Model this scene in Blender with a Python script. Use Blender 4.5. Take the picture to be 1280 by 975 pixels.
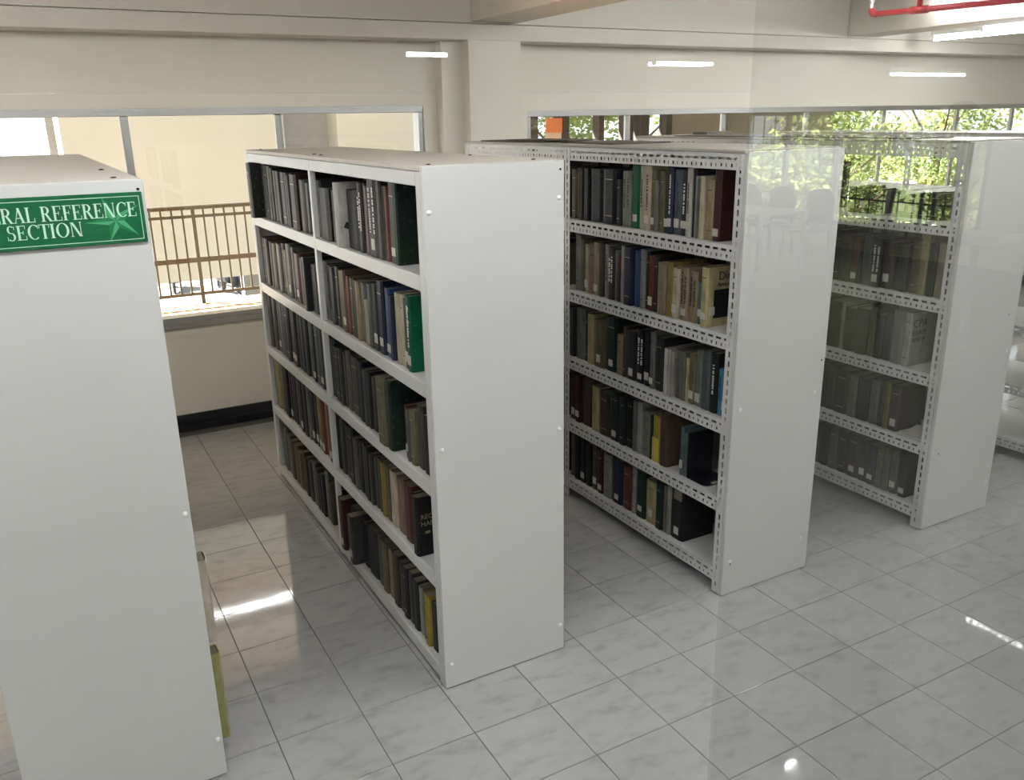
import bpy, math, random
from mathutils import Matrix, Vector
random.seed(7)
PI = math.pi
for o in list(bpy.data.objects): bpy.data.objects.remove(o)
SC = bpy.context.scene
COL = SC.collection

# ------------------------------------------------------------------ camera
cd = bpy.data.cameras.new('camera'); cam = bpy.data.objects.new('camera', cd); COL.objects.link(cam)
cd.sensor_fit = 'HORIZONTAL'; cd.sensor_width = 36.0; cd.lens = 36.0 * 1073.1 / 1280.0
cd.clip_start = 0.02; cd.clip_end = 200
cam.matrix_world = (Matrix.Translation((-0.45121, -4.32388, 2.00865))
                    @ Matrix.Rotation(math.radians(-28.764), 4, 'Z')
                    @ Matrix.Rotation(math.radians(72.431), 4, 'X')
                    @ Matrix.Rotation(math.radians(-1.0535), 4, 'Z'))
SC.camera = cam
# ------------------------------------------------------------------ world, sun, exposure
w = bpy.data.worlds.new('world'); SC.world = w; w.use_nodes = True
bg = w.node_tree.nodes['Background']
bg.inputs['Color'].default_value = (0.90, 0.95, 1.0, 1); bg.inputs['Strength'].default_value = 1.8
sd = bpy.data.lights.new('sun', 'SUN'); sd.energy = 64; sd.angle = 0.01; sd.color = (1, .98, .94)
so = bpy.data.objects.new('sun', sd); COL.objects.link(so)
so.rotation_euler = Vector((.55, -.5, -.72)).to_track_quat('-Z', 'Y').to_euler()   # high sun from beyond the back wall, to the left
vs = SC.view_settings
SC.display_settings.display_device = 'sRGB'
vs.view_transform = 'Standard'; vs.look = 'None'; vs.exposure = 0.18; vs.gamma = 1.0
try: vs.use_curve_mapping = False
except Exception: pass
TUBE = 72.0        # radiance of a fluorescent tube

# ------------------------------------------------------------------ helpers
def s2l(c):
    return tuple((v / 255 / 12.92) if v / 255 <= .04045 else ((v / 255 + .055) / 1.055) ** 2.4 for v in c) + (1,)

class MB:
    def __init__(self): self.v = []; self.f = []; self.mi = []; self.m = 0
    def add(self, vs_, fs):
        n = len(self.v); self.v += [tuple(p) for p in vs_]
        for q in fs: self.f.append(tuple(n + i for i in q)); self.mi.append(self.m)
        return self
    def box(self, x0, y0, z0, x1, y1, z1):
        if x0 > x1: x0, x1 = x1, x0
        if y0 > y1: y0, y1 = y1, y0
        if z0 > z1: z0, z1 = z1, z0
        return self.add([(x0,y0,z0),(x1,y0,z0),(x1,y1,z0),(x0,y1,z0),(x0,y0,z1),(x1,y0,z1),(x1,y1,z1),(x0,y1,z1)],
                        [(3,2,1,0),(4,5,6,7),(0,1,5,4),(1,2,6,5),(2,3,7,6),(3,0,4,7)])
    def cbox(self, x, y, z, sx, sy, sz): return self.box(x-sx/2, y-sy/2, z-sz/2, x+sx/2, y+sy/2, z+sz/2)
    def bbox(self, x0, y0, z0, x1, y1, z1, b):          # box with chamfered edges
        vs_, fs = [], []
        X, Y, Z = (x0, x1), (y0, y1), (z0, z1)
        idx = {}
        for i in (0, 1):
            for j in (0, 1):
                for k in (0, 1):
                    sx, sy, sz = (b, -b)[i], (b, -b)[j], (b, -b)[k]
                    for ax, p in (('x', (X[i], Y[j]+sy, Z[k]+sz)), ('y', (X[i]+sx, Y[j], Z[k]+sz)), ('z', (X[i]+sx, Y[j]+sy, Z[k]))):
                        idx[i, j, k, ax] = len(vs_); vs_.append(p)
        g = lambda i, j, k, a: idx[i, j, k, a]
        for i in (0, 1):
            q = [g(i,0,0,'x'), g(i,1,0,'x'), g(i,1,1,'x'), g(i,0,1,'x')]; fs.append(q if i else q[::-1])
            q = [g(0,i,0,'y'), g(0,i,1,'y'), g(1,i,1,'y'), g(1,i,0,'y')]; fs.append(q if i else q[::-1])
            q = [g(0,0,i,'z'), g(1,0,i,'z'), g(1,1,i,'z'), g(0,1,i,'z')]; fs.append(q if i else q[::-1])
        for a in (0, 1):
            for b_ in (0, 1):
                q = [g(a,b_,0,'x'), g(a,b_,1,'x'), g(a,b_,1,'y'), g(a,b_,0,'y')]; fs.append(q if (a ^ b_) else q[::-1])
                q = [g(a,0,b_,'x'), g(a,0,b_,'z'), g(a,1,b_,'z'), g(a,1,b_,'x')]; fs.append(q if (a ^ b_) else q[::-1])
                q = [g(0,a,b_,'y'), g(1,a,b_,'y'), g(1,a,b_,'z'), g(0,a,b_,'z')]; fs.append(q if (a ^ b_) else q[::-1])
                for c in (0, 1):
                    q = [g(a,b_,c,'x'), g(a,b_,c,'y'), g(a,b_,c,'z')]; fs.append(q if ((a + b_ + c) % 2) else q[::-1])
        return self.add(vs_, fs)
    def tube(self, p, q, r, n=10, r2=None, cap=True):
        p, q = Vector(p), Vector(q); d = (q - p).normalized()
        a = d.orthogonal().normalized(); b = d.cross(a); r2 = r if r2 is None else r2
        vs_ = [p + (a*math.cos(2*PI*i/n) + b*math.sin(2*PI*i/n))*r for i in range(n)] + \
              [q + (a*math.cos(2*PI*i/n) + b*math.sin(2*PI*i/n))*r2 for i in range(n)]
        fs = [(i, (i+1) % n, n+(i+1) % n, n+i) for i in range(n)]
        if cap: fs += [tuple(range(n))[::-1], tuple(range(n, 2*n))]
        return self.add(vs_, fs)
    def dome(self, c, ax, r, h, n=10, m=4):
        c, d = Vector(c), Vector(ax).normalized(); a = d.orthogonal().normalized(); b = d.cross(a)
        vs_ = []; fs = []
        for j in range(m):
            t = j / m * PI / 2
            for i in range(n): vs_.append(c + (a*math.cos(2*PI*i/n)+b*math.sin(2*PI*i/n))*r*math.cos(t) + d*h*math.sin(t))
        vs_.append(c + d*h)
        for j in range(m-1):
            for i in range(n): fs.append((j*n+i, j*n+(i+1) % n, (j+1)*n+(i+1) % n, (j+1)*n+i))
        for i in range(n): fs.append(((m-1)*n+i, (m-1)*n+(i+1) % n, m*n))
        return self.add(vs_, fs)
    def mesh(self, name, mats, smooth=False):
        me = bpy.data.meshes.new(name); me.from_pydata(self.v, [], self.f)
        for m in (mats if isinstance(mats, (list, tuple)) else [mats]): me.materials.append(m)
        if any(self.mi): me.polygons.foreach_set('material_index', self.mi)
        if smooth: me.polygons.foreach_set('use_smooth', [True]*len(me.polygons))
        me.update(); return me
    def obj(self, name, mats, parent=None, loc=None, smooth=False):
        return link(name, self.mesh(name, mats, smooth), parent, loc)

def link(name, data, parent=None, loc=None):
    o = bpy.data.objects.new(name, data); COL.objects.link(o)
    if parent: o.parent = parent
    if loc: o.location = loc
    return o
def tag(o, label, cat, group=None, kind=None):
    o['label'] = label; o['category'] = cat
    if group: o['group'] = group
    if kind: o['kind'] = kind
    return o
def thing(name, label, cat, loc=(0, 0, 0), group=None):
    return tag(link(name, None, None, loc), label, cat, group)
def structure(o, label, cat):
    return tag(o, label, cat, None, 'structure')
def font(name, txt, size, m, parent, loc, rot, ext=.0004, sx=1.0):
    c = bpy.data.curves.new(name, 'FONT'); c.body = txt; c.size = size; c.extrude = ext; c.resolution_u = 3
    c.materials.append(m); t_ = bpy.data.objects.new('t', c); COL.objects.link(t_)
    me = bpy.data.meshes.new_from_object(t_.evaluated_get(bpy.context.evaluated_depsgraph_get())); bpy.data.objects.remove(t_)
    o = link(name, me, parent, loc); o.rotation_euler = rot; o.scale = (sx, 1, 1); return o

# ------------------------------------------------------------------ materials
MAT = {}
def mat(name, rgb, rough=.5, metal=0.0, noise=0.0, nscale=8.0, bump=0.0, bscale=200.0, spec=.5, stretch=None, coat=0.0):
    m = bpy.data.materials.new(name); m.use_nodes = True; nt = m.node_tree; p = nt.nodes['Principled BSDF']
    c = s2l(rgb); p.inputs['Base Color'].default_value = c
    p.inputs['Roughness'].default_value = rough; p.inputs['Metallic'].default_value = metal
    p.inputs['Specular IOR Level'].default_value = spec; p.inputs['Coat Weight'].default_value = coat
    tc = nt.nodes.new('ShaderNodeTexCoord'); src = tc.outputs['Object']
    if stretch:
        mp = nt.nodes.new('ShaderNodeMapping'); mp.inputs['Scale'].default_value = stretch
        nt.links.new(src, mp.inputs['Vector']); src = mp.outputs['Vector']
    if noise:
        n = nt.nodes.new('ShaderNodeTexNoise'); n.inputs['Scale'].default_value = nscale; n.inputs['Detail'].default_value = 5
        nt.links.new(src, n.inputs['Vector'])
        r = nt.nodes.new('ShaderNodeValToRGB')
        r.color_ramp.elements[0].position = .3; r.color_ramp.elements[1].position = .7
        r.color_ramp.elements[0].color = tuple(v*(1-noise) for v in c[:3]) + (1,)
        r.color_ramp.elements[1].color = tuple(min(1, v*(1+noise*.6)) for v in c[:3]) + (1,)
        nt.links.new(n.outputs['Fac'], r.inputs['Fac']); nt.links.new(r.outputs['Color'], p.inputs['Base Color'])
    if bump:
        n2 = nt.nodes.new('ShaderNodeTexNoise'); n2.inputs['Scale'].default_value = bscale
        b = nt.nodes.new('ShaderNodeBump'); b.inputs['Strength'].default_value = bump; b.inputs['Distance'].default_value = .002
        nt.links.new(src, n2.inputs['Vector']); nt.links.new(n2.outputs['Fac'], b.inputs['Height']); nt.links.new(b.outputs['Normal'], p.inputs['Normal'])
    MAT[name] = m; return m
def emis(name, rgb, s):
    m = bpy.data.materials.new(name); m.use_nodes = True; nt = m.node_tree; nt.nodes.clear()
    e = nt.nodes.new('ShaderNodeEmission'); e.inputs['Color'].default_value = tuple(rgb)+(1,); e.inputs['Strength'].default_value = s
    o = nt.nodes.new('ShaderNodeOutputMaterial'); nt.links.new(e.outputs[0], o.inputs[0]); MAT[name] = m; return m
def glass(name, gain, tint=(.97, .985, .975)):
    m = bpy.data.materials.new(name); m.use_nodes = True; nt = m.node_tree; nt.nodes.clear()
    lw = nt.nodes.new('ShaderNodeLayerWeight'); lw.inputs['Blend'].default_value = .5
    pw = nt.nodes.new('ShaderNodeMath'); pw.operation = 'POWER'; pw.inputs[1].default_value = 5
    ma = nt.nodes.new('ShaderNodeMath'); ma.operation = 'MULTIPLY_ADD'; ma.inputs[1].default_value = .96*gain; ma.inputs[2].default_value = .04*gain; ma.use_clamp = True
    t = nt.nodes.new('ShaderNodeBsdfTransparent'); t.inputs['Color'].default_value = tint+(1,)
    g = nt.nodes.new('ShaderNodeBsdfGlossy'); g.inputs['Roughness'].default_value = 0.0
    mx = nt.nodes.new('ShaderNodeMixShader'); o = nt.nodes.new('ShaderNodeOutputMaterial')
    L = nt.links.new
    L(lw.outputs['Facing'], pw.inputs[0]); L(pw.outputs[0], ma.inputs[0]); L(ma.outputs[0], mx.inputs[0])
    L(t.outputs[0], mx.inputs[1]); L(g.outputs[0], mx.inputs[2]); L(mx.outputs[0], o.inputs[0])
    MAT[name] = m; return m

mat('cream_wall', (230, 224, 210), .7, noise=.03, nscale=1.3, bump=.05)
mat('beam_paint', (226, 220, 208), .7, noise=.03, nscale=1.0, bump=.05)
mat('ceiling_paint', (215, 211, 203), .8, noise=.03, nscale=1.0)
mat('black_vinyl', (26, 26, 30), .35, noise=.1, nscale=20)
mat('white_steel', (214, 214, 211), .28, noise=.025, nscale=3, bump=.03, bscale=60)
mat('shelf_steel', (212, 212, 210), .35, noise=.05, nscale=9)
mat('dusty_warm_lit_top', (206, 200, 190), .5, noise=.06, nscale=4, stretch=(1, 6, 1))  # dusty white, with warm reflected light painted into the beige
mat('grey_top', (170, 166, 158), .4, noise=.15, nscale=6)
mat('white_plastic', (240, 240, 238), .3)
mat('aluminium', (176, 176, 174), .35, metal=.85, noise=.08, nscale=30, stretch=(1, 1, 12))
mat('dark_hole', (25, 25, 25), .8)
mat('black_steel', (24, 26, 34), .35)
mat('sign_green', (22, 96, 58), .3, noise=.04)
mat('sign_mint', (196, 232, 206), .35)
mat('sign_star_light', (78, 158, 108), .3)
mat('sign_star_dark', (32, 116, 72), .3)
mat('sign_star_edge', (110, 176, 132), .3)
mat('paper', (126, 118, 102), .8, noise=.12, nscale=60, stretch=(1, 14, 1))
mat('sticker', (186, 183, 172), .5, noise=.08, nscale=60)
mat('ink', (40, 42, 48), .6)
mat('gilt', (150, 142, 118), .45)
mat('pale_print', (215, 214, 208), .5)
mat('cardboard', (96, 90, 82), .7, noise=.25, nscale=7)
mat('red_paint', (176, 44, 56), .35, noise=.06)
mat('steel', (190, 190, 190), .3, metal=.9)
mat('rail_paint', (62, 56, 42), .5, noise=.06)
mat('corridor_tile', (176, 146, 116), .6, noise=.12, nscale=6)
mat('outer_wall', (182, 175, 160), .8, noise=.04, nscale=.8)
mat('outer_grey', (146, 142, 136), .8, noise=.06)
mat('outer_dark', (66, 61, 57), .8, noise=.1)
mat('grass_ground', (92, 104, 60), .9, noise=.2, nscale=.8)
mat('ground', (112, 110, 106), .9, noise=.08, nscale=.6)
mat('bark', (88, 72, 56), .9, noise=.25, nscale=8)
mat('scooter_dark', (30, 32, 36), .4)
mat('wood_table', (170, 150, 120), .5, noise=.15, nscale=5, stretch=(1, 9, 1))
mat('chair_plastic', (120, 112, 100), .45)
mat('grey_fabric', (70, 70, 72), .9, noise=.1)
mat('yellow_print', (196, 176, 76), .5)
mat('orange_reflection', (214, 130, 84), .6, noise=.06)
mat('pale_reflection', (206, 190, 178), .6)
mat('grout', (82, 82, 80), .8, noise=.1, nscale=30)
mat('floor_far', (112, 112, 110), .3, noise=.06)
emis('tube_light', (.975, .99, 1.0), TUBE)
glass('pane_glass', 1.0)
glass('partition_glass', 2.3, (.985, .99, .985))
glass('transom_glass', .55, (1, 1, 1))

def leaf_mat():
    m = bpy.data.materials.new('leaf'); m.use_nodes = True; nt = m.node_tree; nt.nodes.clear()
    tc = nt.nodes.new('ShaderNodeTexCoord'); n = nt.nodes.new('ShaderNodeTexNoise'); n.inputs['Scale'].default_value = 1.6; n.inputs['Detail'].default_value = 6
    r = nt.nodes.new('ShaderNodeValToRGB')
    r.color_ramp.elements[0].position = .3; r.color_ramp.elements[0].color = s2l((84, 108, 64))
    r.color_ramp.elements[1].position = .7; r.color_ramp.elements[1].color = s2l((186, 190, 124))
    d = nt.nodes.new('ShaderNodeBsdfDiffuse'); t = nt.nodes.new('ShaderNodeBsdfTranslucent'); mx = nt.nodes.new('ShaderNodeMixShader'); mx.inputs[0].default_value = .45
    o = nt.nodes.new('ShaderNodeOutputMaterial'); L = nt.links.new
    L(tc.outputs['Object'], n.inputs['Vector']); L(n.outputs['Fac'], r.inputs['Fac'])
    L(r.outputs[0], d.inputs[0]); L(r.outputs[0], t.inputs[0]); L(d.outputs[0], mx.inputs[1]); L(t.outputs[0], mx.inputs[2]); L(mx.outputs[0], o.inputs[0])
    MAT['leaf'] = m
leaf_mat()

def tile_mat():
    m = bpy.data.materials.new('marbled_tile'); m.use_nodes = True; nt = m.node_tree; p = nt.nodes['Principled BSDF']; L = nt.links.new
    tc = nt.nodes.new('ShaderNodeTexCoord'); oi = nt.nodes.new('ShaderNodeObjectInfo')
    rm = nt.nodes.new('ShaderNodeVectorMath'); rm.operation = 'SCALE'; rm.inputs['Scale'].default_value = 37.0
    cb = nt.nodes.new('ShaderNodeCombineXYZ'); L(oi.outputs['Random'], cb.inputs[0]); L(oi.outputs['Random'], cb.inputs[1]); L(cb.outputs[0], rm.inputs[0])
    ad = nt.nodes.new('ShaderNodeVectorMath'); L(tc.outputs['Object'], ad.inputs[0]); L(rm.outputs[0], ad.inputs[1])
    mp = nt.nodes.new('ShaderNodeMapping'); mp.inputs['Rotation'].default_value = (0, 0, .6); mp.inputs['Scale'].default_value = (1, 1.9, 1); L(ad.outputs[0], mp.inputs[0])
    n = nt.nodes.new('ShaderNodeTexNoise'); n.inputs['Scale'].default_value = 8; n.inputs['Detail'].default_value = 2.5; n.inputs['Roughness'].default_value = .62; n.inputs['Distortion'].default_value = .25
    L(mp.outputs[0], n.inputs['Vector'])
    r = nt.nodes.new('ShaderNodeValToRGB'); e = r.color_ramp.elements
    e[0].position = .30; e[0].color = s2l((155, 156, 156)); e[1].position = .50; e[1].color = s2l((170, 170, 169))
    k = r.color_ramp.elements.new(.42); k.color = s2l((165, 166, 166)); k = r.color_ramp.elements.new(.75); k.color = s2l((173, 173, 172))
    L(n.outputs['Fac'], r.inputs['Fac'])
    hs = nt.nodes.new('ShaderNodeHueSaturation'); mr = nt.nodes.new('ShaderNodeMapRange'); mr.inputs['To Min'].default_value = .95; mr.inputs['To Max'].default_value = 1.04
    L(oi.outputs['Random'], mr.inputs['Value']); L(mr.outputs[0], hs.inputs['Value']); L(r.outputs[0], hs.inputs['Color']); L(hs.outputs[0], p.inputs['Base Color'])
    p.inputs['Roughness'].default_value = .045; p.inputs['Specular IOR Level'].default_value = .5
    n2 = nt.nodes.new('ShaderNodeTexNoise'); n2.inputs['Scale'].default_value = 7; L(ad.outputs[0], n2.inputs['Vector'])
    b = nt.nodes.new('ShaderNodeBump'); b.inputs['Strength'].default_value = .08; b.inputs['Distance'].default_value = .004; L(n2.outputs['Fac'], b.inputs['Height']); L(b.outputs[0], p.inputs['Normal'])
    MAT['tile'] = m
tile_mat()

def cover_mat(name, attr):
    m = bpy.data.materials.new(name); m.use_nodes = True; nt = m.node_tree; p = nt.nodes['Principled BSDF']; L = nt.links.new
    if attr:
        c = nt.nodes.new('ShaderNodeVertexColor'); c.layer_name = 'Col'; src = c.outputs['Color']
    else:
        c = nt.nodes.new('ShaderNodeObjectInfo'); src = c.outputs['Color']
    tc = nt.nodes.new('ShaderNodeTexCoord')
    mp = nt.nodes.new('ShaderNodeMapping'); mp.inputs['Scale'].default_value = (1, 3, .5); L(tc.outputs['Object'], mp.inputs[0])
    n = nt.nodes.new('ShaderNodeTexNoise'); n.inputs['Scale'].default_value = 22; n.inputs['Detail'].default_value = 5; L(mp.outputs[0], n.inputs['Vector'])
    mr = nt.nodes.new('ShaderNodeMapRange'); mr.inputs['From Min'].default_value = .3; mr.inputs['From Max'].default_value = .7; mr.inputs['To Min'].default_value = .40; mr.inputs['To Max'].default_value = .72
    L(n.outputs['Fac'], mr.inputs['Value'])
    hs = nt.nodes.new('ShaderNodeHueSaturation'); L(mr.outputs[0], hs.inputs['Value']); L(src, hs.inputs['Color'])
    # scuffed, paler wear
    n2 = nt.nodes.new('ShaderNodeTexNoise'); n2.inputs['Scale'].default_value = 70; n2.inputs['Detail'].default_value = 6; L(tc.outputs['Object'], n2.inputs['Vector'])
    r2 = nt.nodes.new('ShaderNodeMapRange'); r2.inputs['From Min'].default_value = .62; r2.inputs['From Max'].default_value = .75; r2.inputs['To Max'].default_value = .45; L(n2.outputs['Fac'], r2.inputs['Value'])
    mx = nt.nodes.new('ShaderNodeMix'); mx.data_type = 'RGBA'; L(r2.outputs[0], mx.inputs[0]); L(hs.outputs[0], mx.inputs[6]); mx.inputs[7].default_value = s2l((120, 115, 106))
    L(mx.outputs[2], p.inputs['Base Color']); p.inputs['Roughness'].default_value = .5; p.inputs['Specular IOR Level'].default_value = .3
    MAT[name] = m
cover_mat('book_cover', False); cover_mat('book_cover_mass', True)
# ------------------------------------------------------------------ the room: floor, walls, beams
XR, XL, YB, YG = 10.5, -5.0, 1.63, -3.6
YF = -16.5
ZC = 2.95
floor = structure(MB().box(XL, YG, -.08, XR, YB+.15, -.0035).obj('floor', MAT['grout']), 'grey marbled tile floor with thin dark joints', 'floor')
structure(MB().box(XL, YF, -.08, XR, YG, -.0035).obj('floor', MAT['floor_far']), 'plain grey floor of the room mirrored in the glass', 'floor')
S = .2972
def tile_geo(b, cx, cy):
    h = S/2; k = .0012
    b.add([(cx-h,cy-h,-.006),(cx+h,cy-h,-.006),(cx+h,cy+h,-.006),(cx-h,cy+h,-.006),
           (cx-h,cy-h,-k),(cx+h,cy-h,-k),(cx+h,cy+h,-k),(cx-h,cy+h,-k),
           (cx-h+k,cy-h+k,0),(cx+h-k,cy-h+k,0),(cx+h-k,cy+h-k,0),(cx-h+k,cy+h-k,0)],
          [(0,1,5,4),(1,2,6,5),(2,3,7,6),(3,0,4,7),(4,5,9,8),(5,6,10,9),(6,7,11,10),(7,4,8,11),(8,9,10,11)])
tm = MB(); tile_geo(tm, 0, 0); tile_mesh = tm.mesh('tile', MAT['tile'])
cases_xy = [(-.73, -.18, -1.87, .65), (.6125, 1.1256, -1.84, .53), (1.92, 2.4317, -1.866, .53), (3.203, 3.725, -1.9, .53), (4.49, 5.01, -1.9, .53)]
cells = []
for i in range(-17, 36):
    for j in range(-12, 6):
        cx, cy = (i+.5)*.3, (j+.5)*.3
        if cx < XL or cx+.15 > XR or cy-.15 < YG or cy+.15 > YB: continue
        under = any(x0 < cx-.12 and cx+.12 < x1 and y0 < cy < y1 for x0, x1, y0, y1 in cases_xy)
        d = (Matrix.Translation(cam.matrix_world.translation).inverted() @ Vector((cx, cy, 0)))
        q = cam.matrix_world.inverted() @ Vector((cx, cy, 0))
        u = q.x/-q.z*1073 if q.z < -.1 else 9e9; v = q.y/-q.z*1073 if q.z < -.1 else 9e9
        vis = abs(u) < 720 and abs(v) < 570
        cells.append((under or not vis, d.length, cx, cy))
cells.sort()
rest = MB()
for n, (un, d, cx, cy) in enumerate(cells):
    if n < 300 and not un: link('tile', tile_mesh, floor, (cx, cy, 0))
    else: tile_geo(rest, cx, cy)
t = rest.obj('tile', MAT['tile'], floor); t['kind'] = 'stuff'

b = MB()                                                   # back wall with two long window openings
W1 = (-4.6, 2.13, .745, 2.105); W2 = (2.985, 10.2, .745, 2.06)
b.box(XL, YB, 0, XR, YB+.15, .745)
b.box(XL, YB, 2.105, 2.5, YB+.15, ZC); b.box(2.5, YB, 2.06, XR, YB+.15, ZC)
b.box(XL, YB, .745, W1[0], YB+.15, 2.105); b.box(W1[1], YB, .745, 2.5, YB+.15, 2.105); b.box(2.5, YB, .745, W2[0], YB+.15, 2.06); b.box(W2[1], YB, .745, XR, YB+.15, 2.06)
structure(b.obj('wall_back', MAT['cream_wall']), 'cream painted back wall below and above the windows', 'wall')
b = MB().bbox(2.395, 1.40, 0, 2.815, YB, 2.532, .004)
structure(b.obj('column', MAT['cream_wall']), 'square cream column between the two long windows', 'column')
b = MB().box(2.24, 1.52, 0, 2.395, YB, 2.53)
structure(b.obj('column', MAT['cream_wall']), 'narrow set-back pilaster against the left side of the column', 'column')
b = MB(); b.bbox(XL, 1.40, 2.53, XR, YB, 2.636, .004); b.box(XL, 1.404, 2.64, XR, YB, ZC)
structure(b.obj('beam', MAT['beam_paint']), 'cream beam running along the back wall above the windows', 'beam')
b = MB().bbox(2.425, YG+.02, 2.65, 2.805, 1.40, ZC, .006)
structure(b.obj('beam', MAT['beam_paint']), 'ceiling beam with shaded underside running from the column towards the glass', 'beam')
b = MB().bbox(6.15, YG+.02, 2.65, 6.50, 1.40, ZC, .006)
structure(b.obj('beam', MAT['beam_paint']), 'ceiling beam under which the red sprinkler pipe runs', 'beam')
structure(MB().box(XL, YF, ZC, XR, YB+.15, ZC+.15).obj('ceiling', MAT['ceiling_paint']), 'off-white painted ceiling above the bookcases', 'ceiling')
structure(MB().box(XL-.15, YF, 0, XL, YB+.15, ZC).obj('wall_left', MAT['cream_wall']), 'cream wall at the left end of the room', 'wall')
structure(MB().box(XL, YF-.15, 0, XR, YF, ZC).obj('wall_front', MAT['cream_wall']), 'cream wall of the room mirrored in the glass', 'wall')
b = MB(); b.box(XR, YF, 0, XR+.15, YB+.15, .35); b.box(XR, YF, 2.02, XR+.15, YB+.15, ZC); b.box(XR, YF, .35, XR+.15, -14.4, 2.02); b.box(XR, -9.9, .35, XR+.15, YB+.15, 2.02)
structure(b.obj('wall_right', MAT['cream_wall']), 'cream wall at the right end with the tree window', 'wall')
b = MB(); b.box(XL, YB-.016, 0, 2.24, YB, .115); b.box(XL, YB-.03, 0, 2.24, YB-.016, .05); b.box(2.815, YB-.016, 0, XR, YB, .115); b.box(2.815, YB-.03, 0, XR, YB-.016, .05)
structure(b.obj('baseboard_back', MAT['black_vinyl']), 'glossy black stepped baseboard along the back wall', 'baseboard')
b = MB(); b.box(XL, YB-.012, 2.105, 2.205, YB, 2.165); b.box(2.13, YB-.012, .62, 2.205, YB, 2.105); b.box(XL, YB-.012, .66, 2.13, YB, .70)
structure(b.obj('trim_1', MAT['cream_wall']), 'slim plaster band framing the left window', 'trim')
b = MB(); b.box(2.93, YB-.012, 2.06, XR, YB, 2.12); b.box(2.93, YB-.012, .62, 2.985, YB, 2.06)
structure(b.obj('trim_2', MAT['cream_wall']), 'slim plaster band framing the right window', 'trim')

def long_window(name, W, mull, label, sill):
    x0, x1, z0, z1 = W
    r = structure(link(name, None, None, (x0, YB+.05, z0)), label, 'window')
    L = lambda: MB()
    def put(nm, bb, m): o = bb.obj(nm, m, r); o.location = (-x0, -(YB+.05), -z0); return o
    b = L(); b.bbox(x0, YB+.0, z1-.045, x1, YB+.11, z1, .003); b.box(x0, YB-.006, z1-.018, x1, YB, z1)
    b.bbox(x0, YB+.0, z0, x1, YB+.11, z0+.04, .003); b.bbox(x0, YB, z0+.04, x0+.04, YB+.11, z1-.045, .003); b.bbox(x1-.035, YB, z0+.04, x1, YB+.11, z1-.045, .003)
    put('window_frame', b, MAT['aluminium'])
    xs = [x0+.04] + mull + [x1-.035]
    for k, m in enumerate(mull): put('mullion', L().bbox(m-.024, YB+.015+.03*(k % 2), z0+.04, m+.024, YB+.045+.03*(k % 2), z1-.045, .004), MAT['aluminium'])
    for k in range(len(xs)-1): put('window_pane', L().box(xs[k], YB+.028+.03*(k % 2), z0+.04, xs[k+1], YB+.033+.03*(k % 2), z1-.045), MAT['pane_glass'])
    if sill: put('window_sill', L().bbox(x0, YB-.03, z0-.03, x1, YB+.0, z0+.012, .006), MAT['aluminium'])
    return r
long_window('window_1', W1, [-3.7, -2.74, -1.78, -.81, .15, 1.105], 'long aluminium sliding window on the left overlooking a railed corridor', True)
long_window('window_2', W2, [3.955, 5.015, 6.0, 7.1, 8.2, 9.2], 'long aluminium sliding window on the right with trees beyond', True)

# glass partition the photograph looks through: fixed pane on the right, transom pane over the open left part
r = structure(link('window_3', None, None, (.246, YG, 0)), 'frameless glass partition mirroring a tree window and tube lamps', 'window')
MB().box(0, -.003, .0, XR-.25, .003, ZC).obj('fixed_pane', MAT['partition_glass'], r)
MB().box(-3.4, -.003, 2.031, 0, .003, ZC).obj('transom_pane', MAT['transom_glass'], r)

# ------------------------------------------------------------------ bookcases
def slot_plate(L, Hh, rows, th, vertical=False):
    """flat steel strip with rows of punched slots; u runs along x, v along z; front face at y=0"""
    b = MB(); edges = [0]
    for (v0, v1, sl, pitch, off) in rows: edges += [v0, v1]
    edges.append(Hh)
    for k in range(0, len(edges), 2):
        if edges[k+1]-edges[k] > 1e-5: b.box(0, 0, edges[k], L, th, edges[k+1])
    for (v0, v1, sl, pitch, off) in rows:
        u = off; prev = 0
        alt = 0
        while u + (max(sl) if isinstance(sl, tuple) else sl) < L-.004:
            s_ = sl if not isinstance(sl, tuple) else sl[alt % 2]
            b.box(prev, 0, v0, u, th, v1); prev = u+s_; u += pitch; alt += 1
        b.box(prev, 0, v0, L, th, v1)
    return b
def face_x(mb_):      # plate built in xz -> plate on an x=const face, u running towards -y, front facing -x
    mb_.v = [(p[1], -p[0], p[2]) for p in mb_.v]; return mb_
def stand_up(mb_):    # swap u and v: u up
    mb_.v = [(p[2], p[1], p[0]) for p in mb_.v]; mb_.f = [q[::-1] for q in mb_.f]; return mb_

def end_panel(r, x0, x1, yf, h, bolts, dots):
    p = MB().bbox(x0, yf, .004, x1, yf+.018, h, .002).obj('end_panel', MAT['white_steel'], r)
    for (x, z) in bolts:
        MB().dome((x, yf, z), (0, -1, 0), .0085, .006, 12, 3).obj('bolt', MAT['white_plastic'], p, smooth=True)
    for (x, z) in dots:
        MB().tube((x, yf+.001, z), (x, yf-.0012, z), .004, 8).obj('screw', MAT['dark_hole'], p)

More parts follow.
